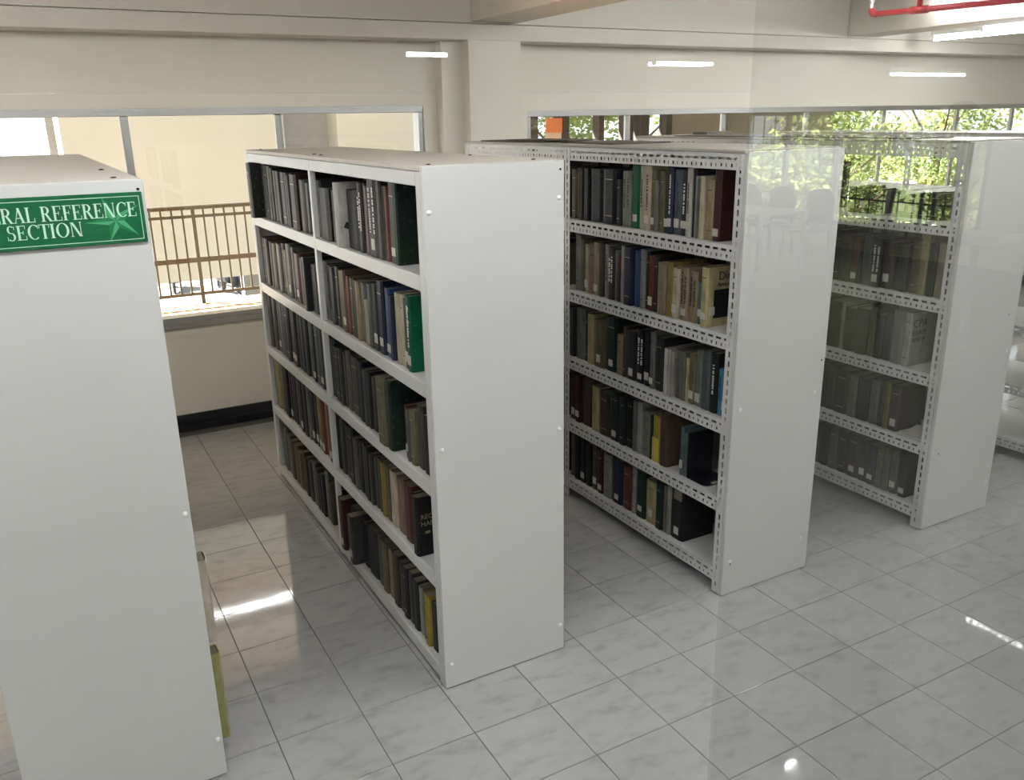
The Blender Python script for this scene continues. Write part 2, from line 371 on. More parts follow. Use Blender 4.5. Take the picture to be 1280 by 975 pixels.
def plain_case(x0, x1, yf, yb, h, levels, label, bolts, dots):
    r = thing('bookcase', label, 'bookcase', (0, 0, 0), None)
    end_panel(r, x0, x1, yf, h, bolts, dots)
    MB().bbox(x0, yb-.018, .004, x1, yb, h-.002, .002).obj('end_panel', MAT['white_steel'], r)
    ym = (-.63 if yb < .6 else -.6)
    tp = MB().bbox(x0+.001, yf+.0185, h-.016, x1-.001, yb-.0185, h, .002).obj('top_cover', MAT['dusty_warm_lit_top'], r)
    for (x, y) in ((x0+.05, yf+.06), (x0+.05, ym-.03), (x0+.06, ym+.1), (x1-.05, yf+.6), (x1-.06, yf+.1), (x0+.06, yb-.1)):
        MB().dome((x, y, h), (0, 0, 1), .009, .004, 8, 2).obj('screw', MAT['dark_hole'], tp)
    for xf, s in ((x0, 1), (x1, -1)):
        for y0, y1 in ((yf+.018, yf+.055), (ym-.015, ym+.012), (yb-.045, yb-.018)):
            MB().bbox(xf, y0, .004, xf+s*.024 if s > 0 else xf-.024, y1, h-.017, .002).obj('post', MAT['shelf_steel'], r) if s > 0 else MB().bbox(xf-.024, y0, .004, xf, y1, h-.017, .002).obj('post', MAT['shelf_steel'], r)
        a0, a1 = (xf+.0005, xf+.012) if s > 0 else (xf-.012, xf-.0005)
        for (ya, yb_) in ((yf+.0555, ym-.0155), (ym+.0125, yb-.0455)):
            MB().bbox(a0, ya, h-.062, a1, yb_, h-.017, .002).obj('top_rail', MAT['shelf_steel'], r)
    for z in levels:
        for (ya, yb_) in ((yf+.0555, ym-.0155), (ym+.0125, yb-.0455)):
            b = MB(); b.box(x0+.012, ya, z-.014, x1-.012, yb_, z)
            b.bbox(x0+.0005, ya, z-.05, x0+.012, yb_, z+.001, .002); b.bbox(x1-.012, ya, z-.05, x1-.0005, yb_, z+.001, .002)
            b.add([(x0+.013, ya+.001, z-.05), (x0+.013, ya+.001, z-.1), (x0+.013, ya+.035, z-.05), (x0+.02, ya+.001, z-.05), (x0+.02, ya+.001, z-.1), (x0+.02, ya+.035, z-.05)],
                  [(0,1,2),(3,5,4),(0,3,4,1),(1,4,5,2),(2,5,3,0)]) if z > .2 else None
            b.obj('shelf', MAT['shelf_steel'], r)
    return r
B2L = [1.53, 1.166, .806, .448, .07]
plain_case(.6125, 1.1256, -1.84, .53, 1.874, B2L, 'plain white double-sided bookcase full of dark books, second row from the sign',
           [(.631, 1.734), (.638, .944), (.638, .102), (1.105, 1.753), (1.105, .931), (1.108, .113)], [(1.11, 1.845)])
plain_case(-.73, -.18, -1.87, .65, 1.876, B2L, 'plain white bookcase end nearest the camera, wearing the green section sign',
           [(-.196, .929), (-.196, .141), (-.71, .929), (-.71, .141), (-.71, 1.74)], [(-.195, 1.851)])

rowsR = [(.010, .0235, (.007, .011), .029, .02), (.036, .046, .031, .0475, .03)]
RAIL = {}
def rail_mesh(L):
    k = round(L, 3)
    if k not in RAIL:
        b = slot_plate(L, .062, rowsR, .0025); b.box(0, .0025, .0595, L, .03, .062)
        RAIL[k] = face_x(b).mesh('rail', MAT['shelf_steel'])
    return RAIL[k]
POST = {}
def post_mesh(h, inner):        # inner: 0 none, 1 flange at the local far end, 2 at the near end
    k = (round(h, 3), inner)
    if k not in POST:
        b = stand_up(slot_plate(h-.004, .044, [(.017, .0265, .025, .040, .03)], .0025))
        if inner: b.box(*((.0415, .0025, 0, .044, .03, h-.004) if inner == 1 else (0, .0025, 0, .0025, .03, h-.004)))
        POST[k] = b.mesh('post', MAT['shelf_steel'])
    return POST[k]
def slotted_case(x0, x1, yf, yb, h, levels, label, bolts, dots):
    r = thing('bookcase', label, 'bookcase', (0, 0, 0), None)
    end_panel(r, x0, x1, yf, h, bolts, dots)
    ym = -.615
    MB().bbox(x0-.002, yf+.0185, h-.006, x1+.002, yb, h+.006, .002).obj('top_cover', MAT['grey_top'], r)
    for xf, s in ((x0, 1), (x1, -1)):
        for k, y in enumerate((yf+.019, ym-.022, yb-.045)):
            o = link('post', post_mesh(h-.008, 0 if k else (1 if s > 0 else 2)), r)
            # plate lies in local xz with thickness +y; turn so that it faces outwards along x
            o.matrix_world = Matrix.Translation((xf, y if s < 0 else y+.044, .004)) @ Matrix.Rotation(-PI/2 if s > 0 else PI/2, 4, 'Z')
            if k == 0 and s > 0: pass
        for z in [h-.007] + [q for q in levels]:
            for (ya, yb_) in ((yf+.02, ym), (ym, yb-.002)):
                o = link('rail', rail_mesh(yb_-ya-.004), r)
                if s > 0: o.matrix_world = Matrix.Translation((xf+.003, yb_-.002, z-.062))
                else: o.matrix_world = Matrix.Translation((xf-.003, ya+.002, z-.062)) @ Matrix.Rotation(PI, 4, 'Z')
    for z in levels:
        for (ya, yb_) in ((yf+.066, ym-.024), (ym+.024, yb-.047)):
            MB().bbox(x0+.0345, ya, z-.012, x1-.0345, yb_, z, .001).obj('shelf', MAT['shelf_steel'], r)
    return r
B3L = [1.52, 1.162, .80, .448, .115]
slotted_case(1.92, 2.4317, -1.866, .53, 1.874, B3L, 'white slotted-angle bookcase in the middle of the picture, cardboard on its top',
             [(1.962, .856), (2.387, .859), (2.382, .163), (1.957, .163)], [(1.96, .149), (2.41, 1.0)])
slotted_case(3.203, 3.725, -1.9, .53, 1.874, B3L, 'white slotted-angle bookcase behind the glass whose end mirrors the trees',
             [(3.24, .86), (3.69, .86), (3.69, .16)], [(3.26, .40), (3.66, 1.05)])
slotted_case(4.49, 5.01, -1.9, .53, 1.874, B3L, 'nearly empty slotted-angle bookcase cut off by the right picture edge',
             [(4.53, .86), (4.97, .86)], [])

# ------------------------------------------------------------------ books
PAL = dict(bk=((20,21,24),'black'), ch=((46,46,48),'charcoal'), dk=((28,30,30),'dark grey-black'), dg=((30,54,44),'dark green'), nv=((40,48,74),'navy'),
  nb=((18,24,34),'blue-black'), bl=((66,90,142),'blue'), br=((92,74,62),'brown'), mr=((78,38,40),'maroon'), rd=((122,62,56),'dull red'), tn=((176,154,122),'tan'),
  cr=((208,196,168),'cream'), wh=((218,214,205),'white'), gy=((122,120,114),'grey'), lg=((168,166,158),'light grey'), ol=((112,106,80),'olive'),
  gg=((134,140,124),'grey-green'), gn=((0,108,76),'emerald green'), yl=((190,170,72),'yellow'), yt=((164,138,76),'mustard'), yc=((204,190,138),'yellowed cream'),
  tl=((90,126,130),'teal'), tb=((72,134,168),'sky blue'), mv=((124,106,106),'mauve'), pk=((170,136,120),'pinkish tan'), bg=((92,100,108),'slate blue'), fl=((74,68,64),'speckled black'))
PAL['or'] = ((168,98,64),'rust orange')
BOOKS = {
 '2F0': '0.472 60 bk 25 p4;0.41 75 dk 28 p6;0.334 66 gy 28;0.269 64 bk 27;0.205 42 wh 27;0.163 47 gy 26;0.115 51 ol 25;0.065 59 gy 25;0.002 43 lg 25;-0.041 102 nv 25;-0.146 27 lg 25;-0.174 36 gy 24;-0.21 36 lg 25;-0.247 114 mr 25 p1;-0.361 79 gy 23;-0.441 64 ch 22',
 '2N0': '-0.508 93 bk 24 p2;-0.606 207 ch 24 p3;-0.799 43 gy 21;-0.842 31 wh 24;-0.873 28 bk 24;-0.901 30 lg 24;-0.934 205 wh 25 p3f;-1.144 48 mv 26 t;-1.193 33 ch 26;-1.228 28 mv 25;-1.257 95 mv 29 tw;-1.354 41 gy 28;-1.396 15 br 26;-1.412 34 rd 26;-1.448 71 gg 29 w;-1.522 28 dg 29 f',
 '2F1': '0.774 97 mr 25;0.676 76 br 25;0.601 69 br 24;0.532 129 ol 24;0.403 56 br 25;0.347 80 lg 25;0.267 70 mr 26;0.193 48 cr 23;0.141 112 gy 27 w;0.025 60 lg 26;-0.038 122 mr 24 w;-0.182 42 pk 23;-0.224 36 gy 23;-0.261 77 lg 23;-0.341 198 ch 25 p2',
 '2N1': '-0.496 96 gy 25;-0.594 47 lg 26;-0.643 60 gy 25;-0.705 66 ch 25;-0.774 46 gg 26;-0.821 61 yt 25;-0.885 45 pk 26 w;-0.932 43 rd 24;-0.976 42 ol 24;-1.019 32 gy 24;-1.053 48 tn 24;-1.104 54 gy 24;-1.159 30 cr 18;-1.191 55 lg 25;-1.247 50 ch 26 w;-1.298 66 nv 28 w;-1.366 50 bl 26 w;-1.418 38 nv 24;-1.477 54 cr 26;-1.532 25 cr 26;-1.559 37 gy 25 w;-1.597 39 gn 27 twf',
 '2N2': '-0.601 76 bg 27;-0.679 82 ch 25;-0.763 39 gy 26;-0.804 42 br 25;-0.849 53 lg 27;-0.904 101 br 26;-1.008 62 nv 26;-1.072 52 gy 24;-1.125 33 ch 24;-1.16 56 fl 23;-1.219 40 bl 20;-1.261 24 gy 20;-1.292 92 ol 27 p3;-1.387 52 dg 28 p2f;-1.514 27 rd 21 w;-1.544 25 lg 20;-1.572 47 ol 21;-1.621 53 gy 24;-1.674 77 ch 22',
 '2N3': '-0.548 121 ch 26;-0.674 66 gy 27;-0.745 55 gy 26;-0.803 74 ch 27;-0.881 50 lg 24;-0.933 51 ch 24;-0.989 40 gy 25;-1.03 49 ch 25;-1.081 38 gy 23;-1.121 45 gy 23;-1.17 36 ol 24;-1.208 45 yt 24;-1.255 51 ol 24;-1.31 59 cr 24 w;-1.373 76 pk 23;-1.452 80 rd 24;-1.538 40 ch 23;-1.583 50 dk 24 p2R',
 '2N4': '-0.475 133 br 25;-0.611 154 mr 26 w;-0.768 127 gy 24 w;-0.901 123 dk 23;-1.027 62 gg 24;-1.094 63 ol 24;-1.159 61 tn 23;-1.223 69 br 24;-1.296 43 lg 23;-1.344 51 ch 23;-1.397 48 gy 23;-1.447 51 ch 22;-1.501 33 lg 21;-1.535 41 ol 21;-1.578 40 yl 22;-1.622 57 ch 20 f',
 '3N0': '-0.605 52 br 24;-0.659 21 ol 25;-0.682 37 bk 25;-0.721 51 bk 25;-0.775 107 nb 25;-0.886 104 nb 25;-1.0 37 ch 21;-1.042 68 gg 25 t;-1.111 58 gn 28 w;-1.17 36 cr 29 t;-1.207 42 cr 29 tw;-1.25 28 ol 26 w;-1.279 25 gy 22;-1.306 34 ol 26;-1.34 31 ch 29 w;-1.372 31 nv 29 tw;-1.404 46 bg 27 tw;-1.451 39 ch 27 tw;-1.49 31 wh 28 tw;-1.522 21 ch 28;-1.544 11 lg 25;-1.556 17 gy 24;-1.574 28 cr 25;-1.602 46 tn 24;-1.651 44 mr 28 wf',
 '3N1': '-0.647 45 lg 28;-0.694 33 ol 26;-0.729 36 cr 24 w;-0.767 45 pk 19;-0.813 47 tn 26 w;-0.861 38 br 26;-0.904 37 lg 26 t;-0.943 48 fl 25 t;-0.992 22 gy 24;-1.015 29 mr 22;-1.047 30 lg 27;-1.08 69 nv 27 p1;-1.151 40 bl 26;-1.192 35 lg 27;-1.228 27 dk 26;-1.256 36 rd 25 w;-1.293 35 ch 25;-1.331 59 tn 23 p1;-1.391 40 yt 24 p1;-1.433 42 cr 22 wp1;-1.476 51 tn 23 tw;-1.528 55 tn 22 t;-1.584 38 tl 18 w;-1.624 43 yc 25 wfp2',
 '3N2': '-0.596 52 ch 26;-0.651 88 gg 27;-0.741 29 nv 25;-0.771 56 yc 26;-0.828 96 ol 24 w;-0.925 92 dg 27 w;-1.019 48 tn 20;-1.07 31 br 25;-1.102 74 ch 24 w;-1.177 60 bk 26 wt;-1.238 46 bk 26 w;-1.285 34 gy 27 w;-1.32 56 ch 25;-1.379 25 wh 21;-1.405 26 wh 21;-1.431 25 lg 21;-1.458 40 gy 22;-1.499 29 gy 22;-1.53 21 yc 20;-1.552 41 ol 23 w;-1.594 40 gg 25 w;-1.635 53 bg 26;-1.689 44 dk 26 t;-1.734 32 tb 20 t;-1.767 38 yc 21 w',
 '3N3': '-0.598 62 mr 27 w;-0.662 47 mr 26 w;-0.712 104 br 26;-0.819 63 yc 24;-0.884 89 br 23;-0.974 84 dg 26 w;-1.061 46 ch 25;-1.108 57 dk 26;-1.166 32 gy 26;-1.199 36 lg 26;-1.236 65 gg 23;-1.302 16 ch 22;-1.32 54 yl 23 Y;-1.377 59 br 26 p1f;-1.52 24 tl 23 w;-1.546 17 gy 21',
 '3N4': '-0.607 47 gy 25;-0.657 53 bk 26;-0.711 52 bk 26 w;-0.764 54 dk 24;-0.82 54 br 25 w;-0.875 50 mr 24 w;-0.927 73 lg 24;-1.003 92 nv 24 w;-1.096 74 rd 23;-1.172 31 lg 25;-1.205 72 dg 24 w;-1.28 81 yc 22 w;-1.362 50 dg 24;-1.415 22 gy 24;-1.439 28 lg 25;-1.469 87 dk 25 wfD',
 '4N1': '-1.151 74 ch 26;-1.228 62 br 24;-1.291 42 or 23 w;-1.334 20 ch 22;-1.356 57 bg 25;-1.415 60 dk 24 wt;-1.476 64 mr 23 w;-1.542 43 ch 22;-1.586 41 ch 23;-1.636 46 ol 27;-1.684 43 yc 29;-1.728 42 ch 25;-1.772 51 cr 26;-1.824 41 lg 25 t',
 '4N2': '-1.158 102 ch 25;-1.262 23 lg 25;-1.286 74 ch 23;-1.361 78 dk 24;-1.441 39 ol 26;-1.481 51 ch 23;-1.534 46 dk 24;-1.582 66 lg 27 fC',
 '4N3': '-1.111 95 ch 24;-1.207 61 gy 25;-1.27 88 ch 24;-1.359 57 gg 23;-1.417 75 ch 23;-1.494 55 gy 24;-1.549 34 ch 24;-1.586 30 yl 25;-1.617 58 mr 24 wf',
 '4N4': '-1.126 74 ch 24;-1.202 58 ch 24;-1.262 61 gy 24;-1.324 60 ch 23;-1.389 79 mr 24 w;-1.47 51 bk 23 w;-1.522 55 bk 22 w;-1.581 39 ol 23;-1.621 39 ol 24;-1.662 47 lg 24 w;-1.719 44 ch 24 wf',
}

ORD = 'nearest second third fourth fifth sixth seventh eighth ninth tenth eleventh twelfth thirteenth fourteenth fifteenth sixteenth seventeenth eighteenth nineteenth twentieth twenty-first twenty-second twenty-third twenty-fourth twenty-fifth twenty-sixth twenty-seventh'.split()
SHELFNAME = ['top shelf', 'second shelf', 'middle shelf', 'fourth shelf', 'bottom shelf']
CASES = {'2': (.6125, B2L, 'plain bookcase', .018), '3': (1.92, B3L, 'slotted bookcase', .022), '4': (3.203, B3L, 'rightmost end-panelled slotted bookcase', .022)}

def cover_geo(b, t, h, d):
    k = min(.0025, t*.2); e = min(.004, t*.25); q = t/2
    out = [(d, q), (e, q), (-.002, q*.55), (-.002, -q*.55), (e, -q), (d, -q)]
    inn = [(d, q-k), (e+.001, q-k), (.001, q*.5), (.001, -q*.5), (e+.001, -q+k), (d, -q+k)]
    n = 6; vs_ = [(x, y, 0) for x, y in out] + [(x, y, h) for x, y in out] + [(x, y, 0) for x, y in inn] + [(x, y, h) for x, y in inn]
    fs = []
    for i in range(n-1):
        fs.append((i, i+1, n+i+1, n+i)); fs.append((2*n+i+1, 2*n+i, 3*n+i, 3*n+i+1))
        fs.append((n+i, n+i+1, 3*n+i+1, 3*n+i)); fs.append((i+1, i, 2*n+i, 2*n+i+1))
    fs += [(0, n, 3*n, 2*n), (n-1, 2*n+n-1, 3*n+n-1, n+n-1)]
    b.add(vs_, fs)
def pages_geo(b, t, h, d):
    k = min(.0027, t*.22); b.box(min(.0045, t*.3), -t/2+k, .003, d-.004, t/2-k, h-.004)
def make_book(loc, t, h, d, rgb, flags, label, group, rng):
    r = thing('book', label, 'book', loc, group)
    b = MB(); cover_geo(b, t, h, d); c = b.obj('cover', MAT['book_cover'], r)
    k = rng.choice((.55, .75, .9, 1.05, 1.2)) if 'middle slotted' not in group and 'emerald' not in label else rng.uniform(.85, 1.15); col = s2l(rgb); c.color = (col[0]*k, col[1]*k, col[2]*k, 1)
    b = MB(); pages_geo(b, t, h, d); b.obj('page_block', MAT['paper'], r)
    if 'w' in flags and t > .012:
        wd = min(t*.8, .032); z = rng.uniform(.018, .035)
        MB().box(-.0035, -wd/2, z, -.0021, wd/2, z+rng.uniform(.028, .04)).obj('call_number_label', MAT['sticker'], r)
    dark = sum(rgb) < 300
    if 't' in flags:
        b = MB(); z = h*.30
        cols_ = [0] if t < .045 else [-.2*t, .2*t]
        for cy in cols_:
            z = h*rng.uniform(.3, .36); top = h*rng.uniform(.78, .9)
            while z < top:
                s_ = rng.uniform(.004, .009); b.box(-.0030, cy-min(.005, t*.12), z, -.0022, cy+min(.005, t*.12), z+s_); z += s_+rng.choice((.002, .002, .007))
        b.obj('spine_title', MAT['pale_print'] if dark else MAT['ink'], r)
    elif rng.random() < .25 and t > .02:
        for zz in (h*.82, h*.15): MB().box(-.0028, -t*.27, zz, -.0021, t*.27, zz+.003).obj('spine_band', MAT['gilt'] if dark else MAT['ink'], r)
    return r
rng = random.Random(11)
mass = MB(); mass_cols = []
mass_pages = MB()
def mass_book(x, y, z, t, h, d, rgb, sx=1):
    m = MB(); cover_geo(m, t, h, d)
    k = rng.uniform(.82, 1.15); col = s2l(rgb)
    mass.add([(x+sx*p[0], y+p[1], z+p[2]) for p in m.v], m.f if sx > 0 else [q[::-1] for q in m.f]); mass_cols.extend([(col[0]*k, col[1]*k, col[2]*k, 1)]*len(m.v))
    m = MB(); pages_geo(m, t, h, d)
    mass_pages.add([(x+sx*p[0], y+p[1], z+p[2]) for p in m.v], m.f if sx > 0 else [q[::-1] for q in m.f])

rows = {}
for key, s_ in BOOKS.items():
    L = []
    for tok in s_.split(';'):
        a = tok.split(' '); y0, t, c, h, fl = float(a[0]), int(a[1])/1000, a[2], int(a[3])/100, (a[4] if len(a) > 4 else '')
        if t > .125 and y0 < .3:
            L.append([y0, .062, c, h, fl+('' if 'p' in fl else 'p4')]); L.append([y0-.063, t-.063, 'ch', h-.025, ''])
        elif t > .125:
            L.append([y0-t+.1, .09, c, h, fl])
        else: L.append([y0, t, c, h, fl])
    if key[1] == 'F' and L[0][0] > .475:
        ye = L[-1][0]-L[-1][1]; k_ = (.475-ye)/(L[0][0]-ye)
        for q in L: q[0] = ye+(q[0]-ye)*k_; q[1] *= k_
    if key[0] == '2' and key[1] == 'F':
        s0, ye = L[0][0], L[-1][0]-L[-1][1]
        if ye < -.575:
            k_ = (s0+.575)/(s0-ye)
            for q in L: q[0] = s0+(q[0]-s0)*k_; q[1] *= k_
    if key[0] == '2' and key[1] == 'N' and L[0][0] > -.58:
        ex = L[0][0]+.58; L[0][0] = -.58; L[0][1] = max(.03, L[0][1]-ex)
    rows[key] = L
pal_far = 'gy lg ch br bk ol gg dk mr gy ch br'.split()
for key, y0, y1, hs in (('2F2', .46, -.57, (22, 26)), ('2F3', .46, -.57, (21, 26))):
    L = []; y = y0
    while y - .04 > y1:
        t = rng.uniform(.04, .085); t = min(t, y-y1)
        c = rng.choice(pal_far)
        if key == '2F3': c = ['yc', 'ol', 'ch', 'dk', 'ch', 'mv', 'ch', 'bg', 'ch', 'bk', 'gy', 'ch', 'br', 'tn', 'or', 'pk', 'or'][min(16, len(L))]
        L.append([y, t, c, rng.randint(*hs), 'w' if rng.random() < .3 else '']); y -= t+.002
    rows[key] = L
size = lambda t, h: ('thick ' if t > .075 else 'thin ' if t < .034 else 'tall ' if h >= .28 else 'short ' if h <= .2 else '')
for key, L in rows.items():
    x0, levels, cname, inset = CASES[key[0]]; far = key[1] == 'F'; si = int(key[2]); z = levels[si]+.0012
    if key[0] == '3': cname = 'slotted bookcase left of the glass edge'
    N = len(L)
    for i in range(1, N): L[i][0] = min(L[i][0], L[i-1][0]-L[i-1][1]-.001)
    for i, (y0, t, c, h, fl) in enumerate(L):
        p = 0
        for ch_ in fl:
            if ch_.isdigit(): p = int(ch_)/100
        if 'p' in fl and p == 0: p = .02
        x = x0+inset-p+rng.uniform(0, .012); 
        if key[0] == '2' and y0 > -.66 and y0-t < -.6: x = max(x, .645)
        d = rng.uniform(.165, .2)
        if p > .05: d = .21
        h_ = min(h, .279 if si == 0 else .289 if key[0] != '2' else .297)
        rgb, nm = PAL[c]; k = N-1-i
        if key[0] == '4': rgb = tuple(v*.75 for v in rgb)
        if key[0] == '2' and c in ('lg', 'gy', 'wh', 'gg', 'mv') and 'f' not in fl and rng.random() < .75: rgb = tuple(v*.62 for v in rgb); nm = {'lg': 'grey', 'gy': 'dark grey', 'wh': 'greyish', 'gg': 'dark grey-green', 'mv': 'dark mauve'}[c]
        bay = ('far bay' if far else 'near bay') if key[0] == '2' else ''
        feat = 'white-labelled ' if 'w' in fl else ''
        lab = f"{size(t, h)}{feat}{nm} book, {ORD[k]} {'from the bay front' if k else 'to the bay front'}, {SHELFNAME[si]}, {bay+' of the ' if bay else ''}{cname if key[0]!='4' else 'glass-covered slotted bookcase'}"
        ws = lab.split()
        if len(ws) > 16: lab = lab.replace(size(t, h), '', 1); ws = lab.split()
        if len(ws) > 16: lab = lab.replace(feat, '', 1) if feat else lab; ws = lab.split()
        if len(ws) > 16: lab = lab.replace('slotted bookcase left of the glass edge', 'middle slotted bookcase')
        if 'R' in fl: lab = 'black book lettered RECO HAN at the near end of the plain bookcase fourth shelf'
        if 'D' in fl: lab = 'big dark brown book with torn spine head on the slotted bookcase bottom shelf'
        if key == '2N1' and k == 0: lab = 'emerald green book at the near end of the plain bookcase second shelf'
        if key == '3N1' and k == 0: lab = 'yellowed book with script title and dark cover picture, slotted bookcase second shelf'
        group = f"books on the {SHELFNAME[si]} of the {'plain' if key[0]=='2' else 'middle slotted' if key[0]=='3' else 'glass-covered slotted'} bookcase"
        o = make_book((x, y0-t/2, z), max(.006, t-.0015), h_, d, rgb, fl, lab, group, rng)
        if key == '2N1' and k == 0:
            font('spine_title', 'Text Book', .022, MAT['pale_print'], o, (-.0024, .004, h_*.86), (PI/2, PI/2, -PI/2))
        if 'R' in fl:
            for txt, zz, sz in (('RECO', .15, .027), ('HAN', .122, .027)):
                font('cover_title', txt, sz, MAT['gilt'], o, (.014, -t/2-.0006, zz), (PI/2, 0, 0))
            MB().box(.03, -t/2-.0005, .09, .05, -t/2+.0005, .1).obj('cover_emblem', MAT['gilt'], o)
        if key == '3N1' and k == 0:
            MB().box(.035, -t/2-.0004, .035, .17, -t/2+.0006, .155).obj('cover_picture', MAT['black_steel'], o)
            MB().box(.012, -t/2-.0006, .05, .042, -t/2+.0006, .085).obj('call_number_label', MAT['sticker'], o)
            font('cover_title', 'Dir', .05, MAT['ink'], o, (.055, -t/2-.0008, .195), (PI/2, 0, 0))
            font('cover_title', 'American', .026, MAT['ink'], o, (.05, -t/2-.0008, .168), (PI/2, 0, 0))
        if key == '2N0' and c == 'wh' and 'f' in fl:
            for dx, dz, rx, rz_ in ((.06, .07, .022, .03), (.04, .085, .02, .014), (.075, .04, .02, .02), (.05, .035, .014, .012)):
                q = MB(); n = 9; q.add([(dx+rx*math.cos(2*PI*i/n)*(1+.25*(i % 2)), -t/2-.0006, dz+rz_*math.sin(2*PI*i/n)*(1+.25*(i % 2))) for i in range(n)], [tuple(range(n))]); q.obj('cover_drawing', MAT['black_steel'], o)
        if 'D' in fl:
            MB().box(-.004, -t*.35, .2, .012, t*.25, h_+.001).obj('torn_spine_head', MAT['paper'], o)
        if 'Y' in fl:
            MB().box(-.003, -t*.47, .002, -.0021, t*.47, .12).obj('yellow_label', MAT['yellow_print'], o)
# the white exam book standing in front of its neighbours
o = make_book((3.222, -1.673, B3L[2]+.0012), .042, .27, .19, (205, 205, 198), '', 'white book lettered CPA EXAM REVIEW on the glass-covered bookcase middle shelf', 'books on the middle shelf of the glass-covered slotted bookcase', rng)
for txt, zz, sz in (('CPA', .195, .056), ('EXAM', .155, .038), ('REVIEW', .122, .029)):
    font('cover_title', txt, sz, MAT['ink'], o, (.012, -.0216, zz), (PI/2, 0, 0))
# low black books on the top shelf of the glass-covered case
for k, (y, t, h, fl) in enumerate(((-1.27, .06, .125, 'w'), (-1.335, .06, .115, 'w'), (-1.4, .05, .11, ''), (-1.56, .05, .10, 'w'), (-1.612, .05, .11, 'w'), (-1.668, .055, .115, ''), (-1.735, .07, .12, ''))):
    make_book((3.222, y, B3L[0]+.0012), t, h, .2, (26, 26, 28), fl, f"squat {'labelled ' if fl else ''}black book, {ORD[6-k]} {'from' if k < 6 else 'to'} the front, top shelf, glass-covered slotted bookcase", 'books on the top shelf of the glass-covered slotted bookcase', rng)
# books sticking out of the near bookcase
for (z, y, t, h, d, p, rgb, lab) in ((B2L[3], -1.765, .075, .285, .2, .034, (252, 240, 218), 'worn pale book sticking out beside the sign bookcase end, upper of two'),
                                   (B2L[4], -1.755, .06, .33, .2, .036, (226, 224, 150), 'yellow-green book sticking out low beside the sign bookcase end'),
                                   (B2L[3], -1.5, .05, .25, .2, .05, (24, 24, 26), 'black book sticking out at the far left edge of the sign bookcase')):
    left = 'left' in lab
    o = make_book((-.18+p if not left else -.73-p+.02, y, z+.0012), t, min(h, .3) if z > .1 else min(h, .32), d, rgb, '', lab, 'books sticking out of the sign bookcase', rng)
    if not left: o.rotation_euler.z = PI
# nearly empty rightmost case
for k, (si, y, t, h, c) in enumerate(((1, -1.2, .05, .22, 'gy'), (1, -1.255, .05, .24, 'lg'), (1, -1.31, .04, .23, 'ch'), (2, -1.2, .06, .2, 'br'), (2, -1.26, .05, .23, 'ch'))):
    rgb, nm = PAL[c]
    make_book((4.512, y, B3L[si]+.0012), t, h, .18, rgb, '', f"{nm} book on the {SHELFNAME[si]} of the nearly empty bookcase at the right edge{', nearest' if k in (2,4) else ''}", 'books in the nearly empty bookcase', rng)
# what is left: lower far shelves and the rows facing the other aisles
for (xf, levels, ends, lo, inset) in ((.6125, B2L, (-1.76, .46), 4, .018), (1.92, B3L, (-.58, .46), 0, .022), (3.203, B3L, (-1.0, .46), 0, .022)):
    for si in range(lo, 5):
        y = ends[1]; y1 = -.46 if xf < 1.5 else (-.565 if xf < 3 else -1.08)
        while y - .03 > y1:
            t = min(rng.uniform(.04, .085), y-y1); mass_book(xf+inset+rng.uniform(0, .012), y-t/2, levels[si]+.0012, t-.002, rng.uniform(.21, .27), .18, PAL[rng.choice(pal_far)][0]); y -= t
for (xf, levels, inset) in ((1.1256, B2L, .018), (2.4317, B3L, .022), (3.725, B3L, .022)):
    for si in range(5):
        for (ya, yb_) in ((.46, -.57), (-.68, -1.76 if not (si == 0 and xf > 3) else -.75)):
            y = ya
            while y - .03 > yb_:
                t = min(rng.uniform(.05, .09), y-yb_); mass_book(xf-inset-rng.uniform(0, .012), y-t/2, levels[si]+.0012, t-.002, rng.uniform(.24, .288), .2, PAL[rng.choice('bk ch dk nv dg bk br ch'.split())][0], -1); y -= t
me = mass.mesh('books', MAT['book_cover_mass']); ca = me.color_attributes.new('Col', 'FLOAT_COLOR', 'POINT')
ca.data.foreach_set('color', [v for c in mass_cols for v in c])
mo = tag(link('books', me), 'further dark books filling the back rows and lower far shelves', 'books', None, 'stuff')
mass_pages.obj('page_block', MAT['paper'], mo)

# bookend on the fourth shelf of the slotted case
z = B3L[3]+.0012
r = thing('bookend', 'dark blue metal bookend with rounded base beside the slotted bookcase fourth-shelf books', 'bookend', (1.95, -1.567, z))
MB().bbox(0, -.003, 0, .15, .0, .21, .001).obj('upright', MAT['black_steel'], r)
b = MB(); n = 10; pts = [(0, 0)] + [(.0 + .03*(1-math.cos(a*PI/2/n)) , -.10-.03*math.sin(a*PI/2/n)) for a in range(n+1)] + [(.12+.03*math.sin(a*PI/2/n), -.10-.03*math.cos(a*PI/2/n)) for a in range(n+1)] + [(.15, 0)]
m_ = len(pts); b.add([(x, y, 0) for x, y in pts]+[(x, y, .002) for x, y in pts], [tuple(range(m_))[::-1], tuple(range(m_, 2*m_))] + [(i, (i+1) % m_, m_+(i+1) % m_, m_+i) for i in range(m_)])
b.obj('base_plate', MAT['black_steel'], r)
MB().box(.05, -.125, .002, .085, -.105, .0028).obj('sticker', MAT['sticker'], r)
# loose papers on the fourth shelf of the glass-covered case
for k, (y, rz, z_) in enumerate(((-1.74, .1, .0), (-1.735, -.12, .004), (-1.745, .25, .008))):
    o = tag(MB().box(-.07, -.05, 0, .1, .05, .0035).obj('paper_stack', MAT['sticker'], None, (3.31, y, B3L[3]+.0015+z_)), f"white papers lying on the glass-covered bookcase fourth shelf, {['lowest','middle','topmost'][k]} sheaf", 'papers', 'loose papers beside the maroon book'); o.rotation_euler.z = rz
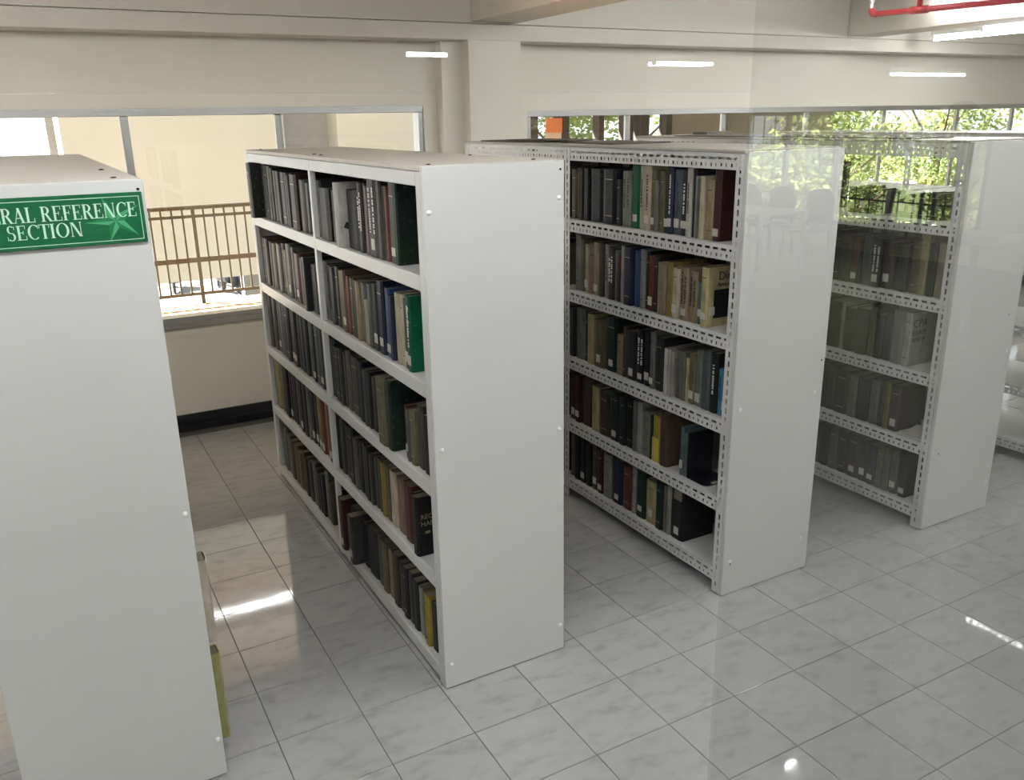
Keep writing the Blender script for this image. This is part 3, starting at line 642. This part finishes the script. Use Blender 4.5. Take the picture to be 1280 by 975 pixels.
# cardboard on the bookcase tops
for (x, y, sx, sy, rz, z, lab) in ((2.17, .12, .36, .62, .06, 1.8805, 'grey-brown cardboard sheet lying flat at the far end of the slotted bookcase top'),
                                 (2.2, -.62, .34, .5, -.05, 1.8805, 'grey-brown cardboard sheet lying flat halfway along the slotted bookcase top'),
                                 (2.14, -.1, .22, .5, .2, 1.8885, 'darker cardboard strip lying across the other sheets on the slotted bookcase'),
                                 (3.4, -.3, .36, .9, .03, 1.8805, 'cardboard sheet lying flat on the glass-covered slotted bookcase top'),
                                 (3.42, -1.2, .3, .7, -.04, 1.8805, 'cardboard sheet near the front of the glass-covered slotted bookcase top')):
    o = tag(MB().bbox(-sx/2, -sy/2, 0, sx/2, sy/2, .006, .001).obj('cardboard_sheet', MAT['cardboard'], None, (x, y, z)), lab, 'cardboard', 'cardboard on the bookcase tops'); o.rotation_euler.z = rz
o = tag(MB().bbox(-.11, -.07, 0, .11, .07, .02, .003).obj('flat_box', MAT['cardboard'], None, (3.62, .25, 1.8805)), 'flat dark box on the far end of the glass-covered bookcase top', 'box')

# ------------------------------------------------------------------ the sign
SX, SY, SZ = -.445, -1.87, 1.7815
sign = thing('section_sign', 'green sign lettered GENERAL REFERENCE SECTION with a star on the near bookcase end', 'sign', (SX, SY, SZ))
MB().bbox(-.255, -.008, -.0645, .2565, -.0005, .0635, .0012).obj('board', MAT['sign_green'], sign)
b = MB(); e = -.0086
def rect(x0, z0, x1, z1): b.add([(x0, e, z0), (x1, e, z0), (x1, e, z1), (x0, e, z1)], [(0, 1, 2, 3)])
for q in ((-.247, .0525, .2485, .0542), (-.247, -.0562, .2485, -.0545), (-.247, -.0562, -.2453, .0542), (.2468, -.0562, .2485, .0542)): rect(*q)
b.obj('border_line', MAT['sign_mint'], sign)
# five-pointed star with light and dark facets
cx, cz = .186, -.006
tips = [(.1605, .054), (.246, .032), (.238, -.0465), (.166, -.0585), (.112, -.007)]
sl, sdk = MB(), MB()
for k in range(5):
    tx, tz = tips[k]; px, pz = tips[k-1]; nx, nz = tips[(k+1) % 5]
    i0 = (cx + ((tx+px)/2-cx)*.36, cz + ((tz+pz)/2-cz)*.36); i1 = (cx + ((tx+nx)/2-cx)*.36, cz + ((tz+nz)/2-cz)*.36)
    for m_, q, ee in ((sl, [(cx, cz), i0, (tx, tz)], -.00845), (sdk, [(cx, cz), (tx, tz), i1], -.0085)): m_.add([(x, ee, zz) for x, zz in q], [(0, 1, 2)])
sl.obj('star_facets', MAT['sign_star_light'], sign); sdk.obj('star_facets', MAT['sign_star_dark'], sign)
# serif lettering
T, K = .16, .06
def glyph(ch):
    P = []
    R = lambda x0, y0, x1, y1: P.append([(x0, y0), (x1, y0), (x1, y1), (x0, y1)])
    def Dg(x0, y0, x1, y1, w_): P.append([(x0, y0), (x0+w_, y0), (x1+w_, y1), (x1, y1)])
    def stem(x, w_=T, y0=0, y1=1, s_=.07):
        R(x, y0, x+w_, y1)
        if s_: R(x-s_, y0, x+w_+s_, y0+.045); R(x-s_, y1-.045, x+w_+s_, y1)
    def arc(cx, cy, rx, ry, a0, a1, tx, ty):
        n = 16
        for i in range(n):
            q = []
            for a, o_ in ((a0+(a1-a0)*i/n, 1), (a0+(a1-a0)*(i+1)/n, 1), (a0+(a1-a0)*(i+1)/n, 0), (a0+(a1-a0)*i/n, 0)):
                a = math.radians(a); q.append((cx+(rx-(0 if o_ else tx))*math.cos(a), cy+(ry-(0 if o_ else ty))*math.sin(a)))
            P.append(q)
    tick = lambda x, y0, y1: P.append([(x, y0), (x+.045, y0), (x+.045, y1), (x, y1)])
    if ch in 'EF':
        stem(.09); R(.2, .945, .58, 1); tick(.56, .76, 1); R(.2, .48, .44, .53); tick(.42, .38, .63)
        if ch == 'E': R(.2, 0, .62, .055); tick(.6, 0, .26)
        return P, (.70 if ch == 'E' else .66)
    if ch == 'L': stem(.09); R(.2, 0, .6, .055); tick(.58, 0, .28); return P, .68
    if ch == 'I': stem(.09); return P, .36
    if ch == 'T': R(.26, 0, .42, 1); R(.19, 0, .49, .045); R(.0, .945, .68, 1); tick(0, .74, 1); tick(.635, .74, 1); return P, .70
    if ch == 'N': stem(.1, .06, 0, 1, .06); Dg(.1, 1, .6, 0, .17); stem(.7, .06, 0, 1, .06); return P, .90
    if ch == 'A': Dg(.08, 0, .36, 1, .055); Dg(.56, 0, .30, 1, .16); R(.2, .3, .55, .35); R(0, 0, .21, .04); R(.48, 0, .8, .04); return P, .80
    if ch == 'R':
        stem(.09); arc(.32, .74, .3, .26, -90, 90, .15, .055); R(.2, .945, .33, 1); R(.2, .48, .33, .535); Dg(.58, 0, .3, .5, .17); R(.55, 0, .83, .045); return P, .80
    if ch in 'CG':
        arc(.46, .5, .42, .52, 48, 312, .16, .055); tick(.70, .72, .98)
        if ch == 'G': R(.64, .05, .78, .45); R(.56, .42, .86, .465)
        return P, (.80 if ch == 'C' else .90)
    if ch == 'O': arc(.48, .5, .44, .52, 0, 360, .165, .05); return P, .97
    if ch == 'S':
        arc(.31, .75, .24, .27, 40, 270, .13, .055); arc(.31, .265, .27, .285, 90, -140, .14, .055); tick(.50, .74, .98); tick(.05, .02, .28); return P, .64
    return P, .34
def set_line(txt, x0, x1, zb, zt):
    tot = sum(glyph(c)[1] for c in txt); sc = (x1-x0)/tot; x = x0; H = zt-zb
    for c in txt:
        P, w_ = glyph(c)
        if P:
            m_ = MB(); seen = 0
            for q in P:
                seen += 1
                m_.add([(x+px*sc, -.0092-seen*1e-6, zb+pz*H) for px, pz in q], [(0, 1, 2, 3)])
            m_.obj('letter', MAT['sign_mint'], sign)
        x += w_*sc
set_line('GENERAL REFERENCE', -.172, .239, .0030, .0395)
set_line('SECTION', -.062, .108, -.0385, -.0030)

# ------------------------------------------------------------------ lamps and pipe
def tube_lamp(x, y, z, L, ax, label, twin=True, top=ZC, refl=.1, group='fluorescent tube lamps'):
    r = thing('ceiling_lamp', label, 'lamp', (x, y, z), group)
    if ax == 'y': r.rotation_euler.z = PI/2
    b = MB(); h = L/2; b.bbox(-h, -.03, .03, h, .03, .075, .004)
    if refl:
        b.add([(-h, -.03, .05), (h, -.03, .05), (h, -refl, .02), (-h, -refl, .02)], [(0, 1, 2, 3), (3, 2, 1, 0)]); b.add([(-h, .03, .05), (h, .03, .05), (h, refl, .02), (-h, refl, .02)], [(3, 2, 1, 0), (0, 1, 2, 3)])
    b.obj('housing', MAT['white_plastic'], r)
    for yy in ((-.05, .05) if twin else (0,)):
        MB().tube((-h+.03, yy, 0), (h-.03, yy, 0), .014, 10).obj('tube', MAT['tube_light'], r, smooth=True)
        for s in (-1, 1): MB().cbox(s*(h-.018), yy, .008, .022, .036, .05).obj('lamp_holder', MAT['white_plastic'], r)
    if top-z > .1:
        for s in (-1, 1): MB().tube((s*h*.7, 0, .075), (s*h*.7, 0, top-z), .006, 6).obj('hanging_rod', MAT['white_plastic'], r)
    return r
tube_lamp(7.05, .66, 2.63, 1.1, 'y', 'tube lamp hanging beyond the right beam, farther of two', False, refl=0)
tube_lamp(6.72, -.12, 2.63, 1.2, 'y', 'glaring tube lamp at the top right picture edge', True, refl=.2)
tube_lamp(5.96, -.03, 2.86, 1.1, 'y', 'unseen tube lamp above the picture, added for a streak on the floor tiles', False, refl=.08)  # out-of-view lamp added for a floor streak
for x, lab in ((-1.7, 'left of the near bookcase end, added to brighten it'), (.1, 'over the near bookcase end'), (2.1, 'over the aisle end before the middle bookcases'), (4.0, 'before the glass-covered bookcase'), (5.9, 'before the right edge bookcase')):  # leftmost lamp is unseen, added to brighten the near bookcase end
    tube_lamp(x, -2.75, 2.84, 1.2, 'x', 'tube lamp above the picture ' + lab, True, refl=.12)
tube_lamp(-1.9, -.5, 2.84, 1.2, 'x', 'unseen tube lamp added above the left end of the room to brighten the wall', True, refl=.12)  # unseen lamp added to lift the left part of the back wall
tube_lamp(3.78, -.5, 2.86, 1.2, 'x', 'unseen tube lamp added between the ceiling beams to brighten the back wall', False, refl=.12)  # unseen lamp added to lift the back wall above the windows
tube_lamp(8.6, -1.6, 2.84, 1.2, 'y', 'tube lamp above the right end of the room beyond the picture', True, refl=.12)
tube_lamp(4.32, -8.66, 2.4, .64, 'x', 'short twin tube lamp mirrored in the transom left of the red pipe', True, refl=.09, group='tube lamps mirrored in the glass')
tube_lamp(8.8, -9.7, 2.4, 1.37, 'x', 'single tube lamp mirrored in the glass under the red pipe', False, refl=0, group='tube lamps mirrored in the glass')
tube_lamp(1.9, -8.2, 2.4, .34, 'x', 'small tube lamp mirrored in the transom beside the column', False, refl=0, group='tube lamps mirrored in the glass')

r = thing('sprinkler_pipe', 'red sprinkler pipe under the ceiling at the top right', 'pipe', (4.47, -.27, 2.6))
b = MB().tube((0, 0, 0), (.25, -.95, 0), .017, 12); b.tube((.25, -.95, 0), (.5, -1.9, 0), .017, 12); b.obj('main_pipe', MAT['red_paint'], r, smooth=True)
b = MB()
for k in range(6):
    a0, a1 = k*PI/12, (k+1)*PI/12; R_ = .035
    p = lambda a: (-.009*math.sin(a)*0 - R_*.25*math.sin(a), R_*.97*math.sin(a), R_*(1-math.cos(a)))
    b.tube(p(a0), p(a1), .021, 12)
b.obj('elbow', MAT['red_paint'], r, smooth=True)
b = MB().tube((-.009, .034, .035), (-.009, .034, .075), .012, 10); b.tube((-.009, .034, .075), (-.009, .034, .08), .02, 10); b.obj('sprinkler_head', MAT['steel'], r)
b = MB().tube((.068, -.26, 0), (.068, -.26, .35), .017, 12); b.tube((.055, -.21, 0), (.081, -.31, 0), .023, 12); b.obj('branch_pipe', MAT['red_paint'], r, smooth=True)

# ------------------------------------------------------------------ outside the back windows
structure(MB().box(-8, YB+.15, -.1, 12, 5.35, .18).obj('corridor_floor', MAT['corridor_tile']), 'tan tiled open corridor outside the windows', 'floor')
structure(MB().box(-8, YB+.15, ZC, 12, 5.35, ZC+.2).obj('corridor_ceiling', MAT['ceiling_paint']), 'ceiling of the open corridor outside', 'ceiling')  # unseen left stretch added to block the sun
tube_lamp(.95, 3.92, 2.80, 1.2, 'x', 'tube lamp in the corridor outside, mirrored in the aisle floor', False, refl=0)
r = thing('corridor_railing', 'khaki metal railing of the open corridor outside the left window', 'railing', (0, 5.2, .18))
MB().bbox(-6, -.035, .985, 6, .035, 1.03, .01).obj('handrail', MAT['rail_paint'], r)
MB().box(-6, -.012, .90, 6, .012, .93).obj('top_bar', MAT['rail_paint'], r)
MB().box(-6, -.02, .44, 6, .02, .49).obj('mid_rail', MAT['rail_paint'], r)
MB().box(-6, -.012, .09, 6, .012, .12).obj('bottom_rail', MAT['rail_paint'], r)
bm_ = MB().box(-.009, -.009, .12, .009, .009, .985).mesh('baluster', MAT['rail_paint']); pm_ = MB().box(-.018, -.018, 0, .018, .018, .985).mesh('post', MAT['rail_paint'])
for k in range(56):
    x = -.435+.105*k
    if k % 16 == 14: link('post', pm_, r, (x, 0, 0))
    else: link('baluster', bm_, r, (x, 0, 0))
structure(MB().box(-40, 1.8, -3.3, 60, 90, -3).obj('ground', MAT['ground']), 'sunlit pale ground below the corridor', 'ground')
structure(MB().box(XR+.15, -60, -3.3, 60, 1.8, -3).obj('ground', MAT['grass_ground']), 'sunlit ground under the mirrored trees', 'ground')
r = thing('neighbouring_building', 'cream building standing opposite the left window above an open ground floor', 'building', (.09, 9, 0))
MB().box(0, 0, -.2, 2.98, 4, 7).obj('wall', MAT['outer_wall'], r)
MB().box(2.98, .5, -.2, 3.8, 4, 7).obj('recessed_wall', MAT['outer_grey'], r)
MB().box(3.8, 0, -.2, 6.2, 4, 7).obj('wall', MAT['outer_wall'], r)
for x, y in ((.1, 3.7), (2.9, .2), (2.9, 3.7), (5.8, .2), (5.8, 3.7)): MB().box(x, y, -3, x+.3, y+.3, -.2).obj('pillar', MAT['outer_grey'], r)
b = MB(); b.box(-.16, .1, -3, -.06, .2, 7); b.obj('drainpipe', MAT['outer_grey'], r)
# what stands outside the right window
r = thing('corridor_wall', 'greyish wall panel with dark frame outside the right window', 'wall', (6.71, 4.5, .18))
MB().box(0, 0, 0, 2.9, .12, ZC-.18).obj('panel', MAT['outer_grey'], r)
MB().box(.95, -.02, .9, 2.4, .0, 1.9).obj('recess_board', MAT['outer_grey'], r)
for pn, (x, wd) in enumerate(((4.66, .1), (5.05, .13), (5.60, .07), (5.98, .12), (6.2, .14), (6.6, .09))):
    structure(MB().box(x, 4.44, .18, x+wd, 4.58, ZC).obj('corridor_post', MAT['outer_dark']), f"dark corridor post outside the right window, {['just left of the orange board','just right of the orange board','third from the left','fourth from the left','fifth from the left','at the grey wall panel'][pn]}", 'post')
r = thing('reflection_board', 'orange and pale board painted as a lamp reflection, left end of right window', 'board', (4.86, 4.42, 1.55))  # a lamp reflection in the window, painted as a two-coloured board
MB().box(0, 0, 0, .2, .02, .29).obj('pale_field', MAT['pale_reflection'], r); MB().box(0, -.001, .29, .21, .02, .45).obj('orange_field', MAT['orange_reflection'], r)
structure(MB().box(5.65, 4.46, .18, 6.6, 4.54, 1.62).obj('corridor_parapet', MAT['outer_dark']), 'dark parapet outside the right window', 'parapet')

def scooter(x, y, rz, lab):
    r = thing('scooter', lab, 'scooter', (x, y, -3), 'parked scooters below the corridor'); r.rotation_euler.z = rz
    def wheel(px):
        b = MB(); n = 14
        for i in range(n):
            a0, a1 = 2*PI*i/n, 2*PI*(i+1)/n; b.tube((px+.22*math.cos(a0), 0, .26+.22*math.sin(a0)), (px+.22*math.cos(a1), 0, .26+.22*math.sin(a1)), .045, 6, cap=False)
        b.tube((px, -.05, .26), (px, .05, .26), .08, 8); b.obj('wheel', MAT['scooter_dark'], r)
    wheel(-.62); wheel(.62)
    b = MB(); b.bbox(-.75, -.16, .38, .05, .16, .72, .06); b.bbox(.0, -.16, .28, .4, .16, .38, .03); b.bbox(.38, -.2, .3, .52, .2, .95, .04); b.obj('body', MAT['scooter_dark'], r)
    MB().bbox(-.72, -.14, .72, .02, .14, .84, .05).obj('seat', MAT['grey_fabric'], r)
    b = MB().tube((.45, -.34, 1.06), (.45, .34, 1.06), .022, 8); b.tube((.5, 0, .9), (.45, 0, 1.06), .03, 8); b.tube((.62, 0, .3), (.5, 0, .9), .035, 8); b.obj('handlebar', MAT['scooter_dark'], r)
    for s in (-1, 1): MB().cbox(.43, s*.3, 1.2, .02, .1, .08).obj('mirror', MAT['scooter_dark'], r)
scooter(4.6, 22.6, -1.3, 'dark scooter on the bright ground, right one seen through the railing')
scooter(3.2, 24.4, -1.7, 'dark scooter on the bright ground, left one seen through the railing')
scooter(5.5, 24.5, .3, 'dark scooter farthest off beyond the railing by the bookcase edge')

# trees
rt = random.Random(3)
def leaf_mesh(n, rx, rz, s):
    b = MB()
    lumps = [(Vector((rt.uniform(-.7, .7)*rx, rt.uniform(-.7, .7)*rx, rt.uniform(-.75, .75)*rz)), rt.uniform(.3, .55)*rx) for _ in range(16)]
    for _ in range(n):
        c, rr = rt.choice(lumps); d = Vector((rt.gauss(0, 1), rt.gauss(0, 1), rt.gauss(0, 1))).normalized()*rr*rt.uniform(.45, 1)
        p = c+d; a = Vector((rt.gauss(0, 1), rt.gauss(0, 1), rt.gauss(0, .7))).normalized(); q = a.orthogonal().normalized(); k = s*rt.uniform(.6, 1.4)
        b.add([p-a*k, p+q*k*.45, p+a*k, p-q*k*.45], [(0, 1, 2, 3)])
    return b.mesh('foliage', MAT['leaf'])
crowns = [leaf_mesh(5200, 1.6, 2.3, .075), leaf_mesh(5200, 1.8, 2.0, .08)]
def tree(x, y, h, s, k, lab, group):
    r = thing('tree', lab, 'tree', (x, y, -3), group); r.rotation_euler.z = rt.uniform(0, 6)
    b = MB(); top = Vector((rt.uniform(-.2, .2), rt.uniform(-.2, .2), h)); b.tube((0, 0, 0), top, .13*s, 8, .08*s)
    for i in range(7):
        z0 = h*rt.uniform(.45, 1); a = rt.uniform(0, 6.28); b.tube(top*(z0/h), (1.5*s*math.cos(a), 1.5*s*math.sin(a), z0+rt.uniform(.6, 2)*s), .05*s, 6, .015*s)
    b.obj('trunk', MAT['bark'], r, smooth=True)
    f = link('foliage', crowns[k % 2], r, (0, 0, h+.4)); f.scale = (s, s, s); f['kind'] = 'stuff'
    f = link('foliage', crowns[(k+1) % 2], r, (.5*s, -.3*s, h-1.6*s)); f.scale = (.8*s, .8*s, .8*s); f['kind'] = 'stuff'
pos = ['left of', 'second of', 'third of', 'last of']
for k, (x, y, h, s) in enumerate(((8.6, 9.0, 4.4, .9), (12.3, 9.4, 4.4, .95), (16.2, 9.9, 4.5, .95), (20.2, 10.4, 4.6, 1.0))):
    tree(x, y, h, s, k, f"leafy tree outside the right window, {['leftmost','second from the left','third from the left','rightmost'][k]} of four", 'trees outside the right window')
for k, (x, y, h, s) in enumerate(((13.5, -8.2, 4.1, .95), (13.7, -12.1, 4.4, .95), (13.5, -16.0, 4.2, .95), (13.9, -20.0, 4.4, 1.0), (17.9, -10.0, 4.6, 1.0), (18.1, -14.4, 4.6, 1.0), (18.1, -18.8, 4.6, 1.0))):
    tree(x, y, h, s, k+1, f"tree mirrored in the glass over the bookcase ends, {['nearest on the right','near one in the middle','near one on the left','far left near one','far one on the right','far one in the middle','far one on the left'][k]}", 'trees mirrored in the glass')

# ------------------------------------------------------------------ mirrored room behind the camera
r = structure(link('window_4', None, None, (XR, -14.4, .35)), 'barred tree window mirrored in the glass partition', 'window')
b = MB(); b.box(0, 0, 0, .1, 4.5, .05); b.box(0, 0, 1.62, .1, 4.5, 1.67); b.box(0, 0, .05, .1, .05, 1.62); b.box(0, 4.45, .05, .1, 4.5, 1.62); b.obj('window_frame', MAT['aluminium'], r)
for y in (1.0, 2.05, 3.05, 4.1): MB().box(-.02, y-.03, .05, .06, y+.03, 1.62).obj('mullion', MAT['white_plastic'], r)
for k in range(18): MB().tube((.08, .15+.25*k, .05), (.08, .15+.25*k, 1.62), .008, 6).obj('window_bar', MAT['black_steel'], r)
MB().tube((.08, .05, .40), (.08, 4.45, .40), .012, 6).obj('window_bar', MAT['black_steel'], r)
MB().box(.05, .05, .05, .056, 4.45, 1.62).obj('window_pane', MAT['pane_glass'], r)
def table(x, y, sx, sy, h, lab):
    r = thing('table', lab, 'table', (x, y, 0), 'tables mirrored in the glass')
    MB().bbox(-sx/2, -sy/2, h-.03, sx/2, sy/2, h, .004).obj('table_top', MAT['sticker'], r)
    for a in (-1, 1):
        for c in (-1, 1): MB().cbox(a*(sx/2-.05), c*(sy/2-.05), (h-.03)/2, .05, .05, h-.03).obj('leg', MAT['steel'], r)
table(8.3, -12.6, .9, 2.8, .75, 'long white table mirrored before the tree window')
table(6.9, -8.1, .9, 1.6, .93, 'high white table mirrored low in the glass, bearing a chair')
table(5.2, -9.8, 1.6, .8, .75, 'white table mirrored across the middle bookcase end panel')
def chair(x, y, z, rz, h, m, lab, slats):
    r = thing('chair', lab, 'chair', (x, y, z), 'chairs mirrored in the glass'); r.rotation_euler.z = rz
    MB().bbox(-.24, -.24, .42, .24, .24, .46, .015).obj('seat', m, r)
    for a in (-1, 1):
        for c in (-1, 1): MB().tube((a*.21, c*.21, .42), (a*.24, c*.24, 0), .02, 8).obj('leg', m, r)
    b = MB(); n = 12
    w0 = .23
    pr = [(-w0*math.cos(PI*i/n)*1.0, h-.12+.12*math.sin(PI*i/n)) for i in range(n+1)]
    lo = [(px, h-.2) for px, _ in pr]
    if slats:
        b.add([(px, -.22, pz) for px, pz in pr]+[(px, -.22, pz) for px, pz in lo]+[(px, -.245, pz) for px, pz in pr]+[(px, -.245, pz) for px, pz in lo],
              [(i, i+1, n+2+i, n+1+i) for i in range(n)]+[(2*n+2+i+1, 2*n+2+i, 3*n+3+i, 3*n+4+i) for i in range(n)]+[(i, 2*n+2+i, 2*n+3+i, i+1) for i in range(n)]+[(n+1+i, n+2+i, 3*n+4+i, 3*n+3+i) for i in range(n)])
        for px in (-.215, .215): b.tube((px, -.23, .44), (px, -.23, h-.1), .018, 8)
        for px in (-.09, 0, .09): b.box(px-.012, -.24, .46, px+.012, -.225, h-.19)
    else:
        lo = [(px, .5) for px, _ in pr]
        b.add([(px, -.2, pz) for px, pz in pr]+[(px, -.2, pz) for px, pz in lo]+[(px, -.25, pz) for px, pz in pr]+[(px, -.25, pz) for px, pz in lo],
              [(i, i+1, n+2+i, n+1+i) for i in range(n)]+[(2*n+2+i+1, 2*n+2+i, 3*n+3+i, 3*n+4+i) for i in range(n)]+[(i, 2*n+2+i, 2*n+3+i, i+1) for i in range(n)]+[(n+1+i, n+2+i, 3*n+4+i, 3*n+3+i) for i in range(n)])
        for px in (-.2, .2): b.tube((px, -.22, .42), (px, -.22, .55), .02, 8)
    b.obj('backrest', m, r)
chair(6.85, -8.1, .934, 1.9, 1.15, MAT['chair_plastic'], 'tall-backed plastic chair on the table, mirrored above the bookcase tops', True)
for k, y in enumerate((-13.6, -13.0, -12.3, -11.6)):
    chair(9.15, y, 0, PI/2, .98, MAT['grey_fabric'], f"grey round-backed chair mirrored below the trees, {['leftmost','second from left','third from left','rightmost'][k]} of four", False)
for x, y, lab in ((-2.6, -7.0, 'nearest behind the camera'), (-2.6, -11.0, 'second behind the camera'), (-2.6, -14.5, 'farthest behind the camera'), (9.6, -5.6, 'at its right wall'), (9.5, -7.3, 'second at its right wall'), (-3.8, -14.0, 'in its far left corner'), (1.0, -5.3, 'just behind the camera'), (4.6, -5.2, 'right of the camera')):
    tube_lamp(x, y, 2.86, 1.2, 'y', 'unseen tube lamp added to brighten the mirrored room, ' + lab, True, refl=.12, group='unseen lamps added to the mirrored room')  # out-of-view lamps added to brighten the room that the glass mirrors
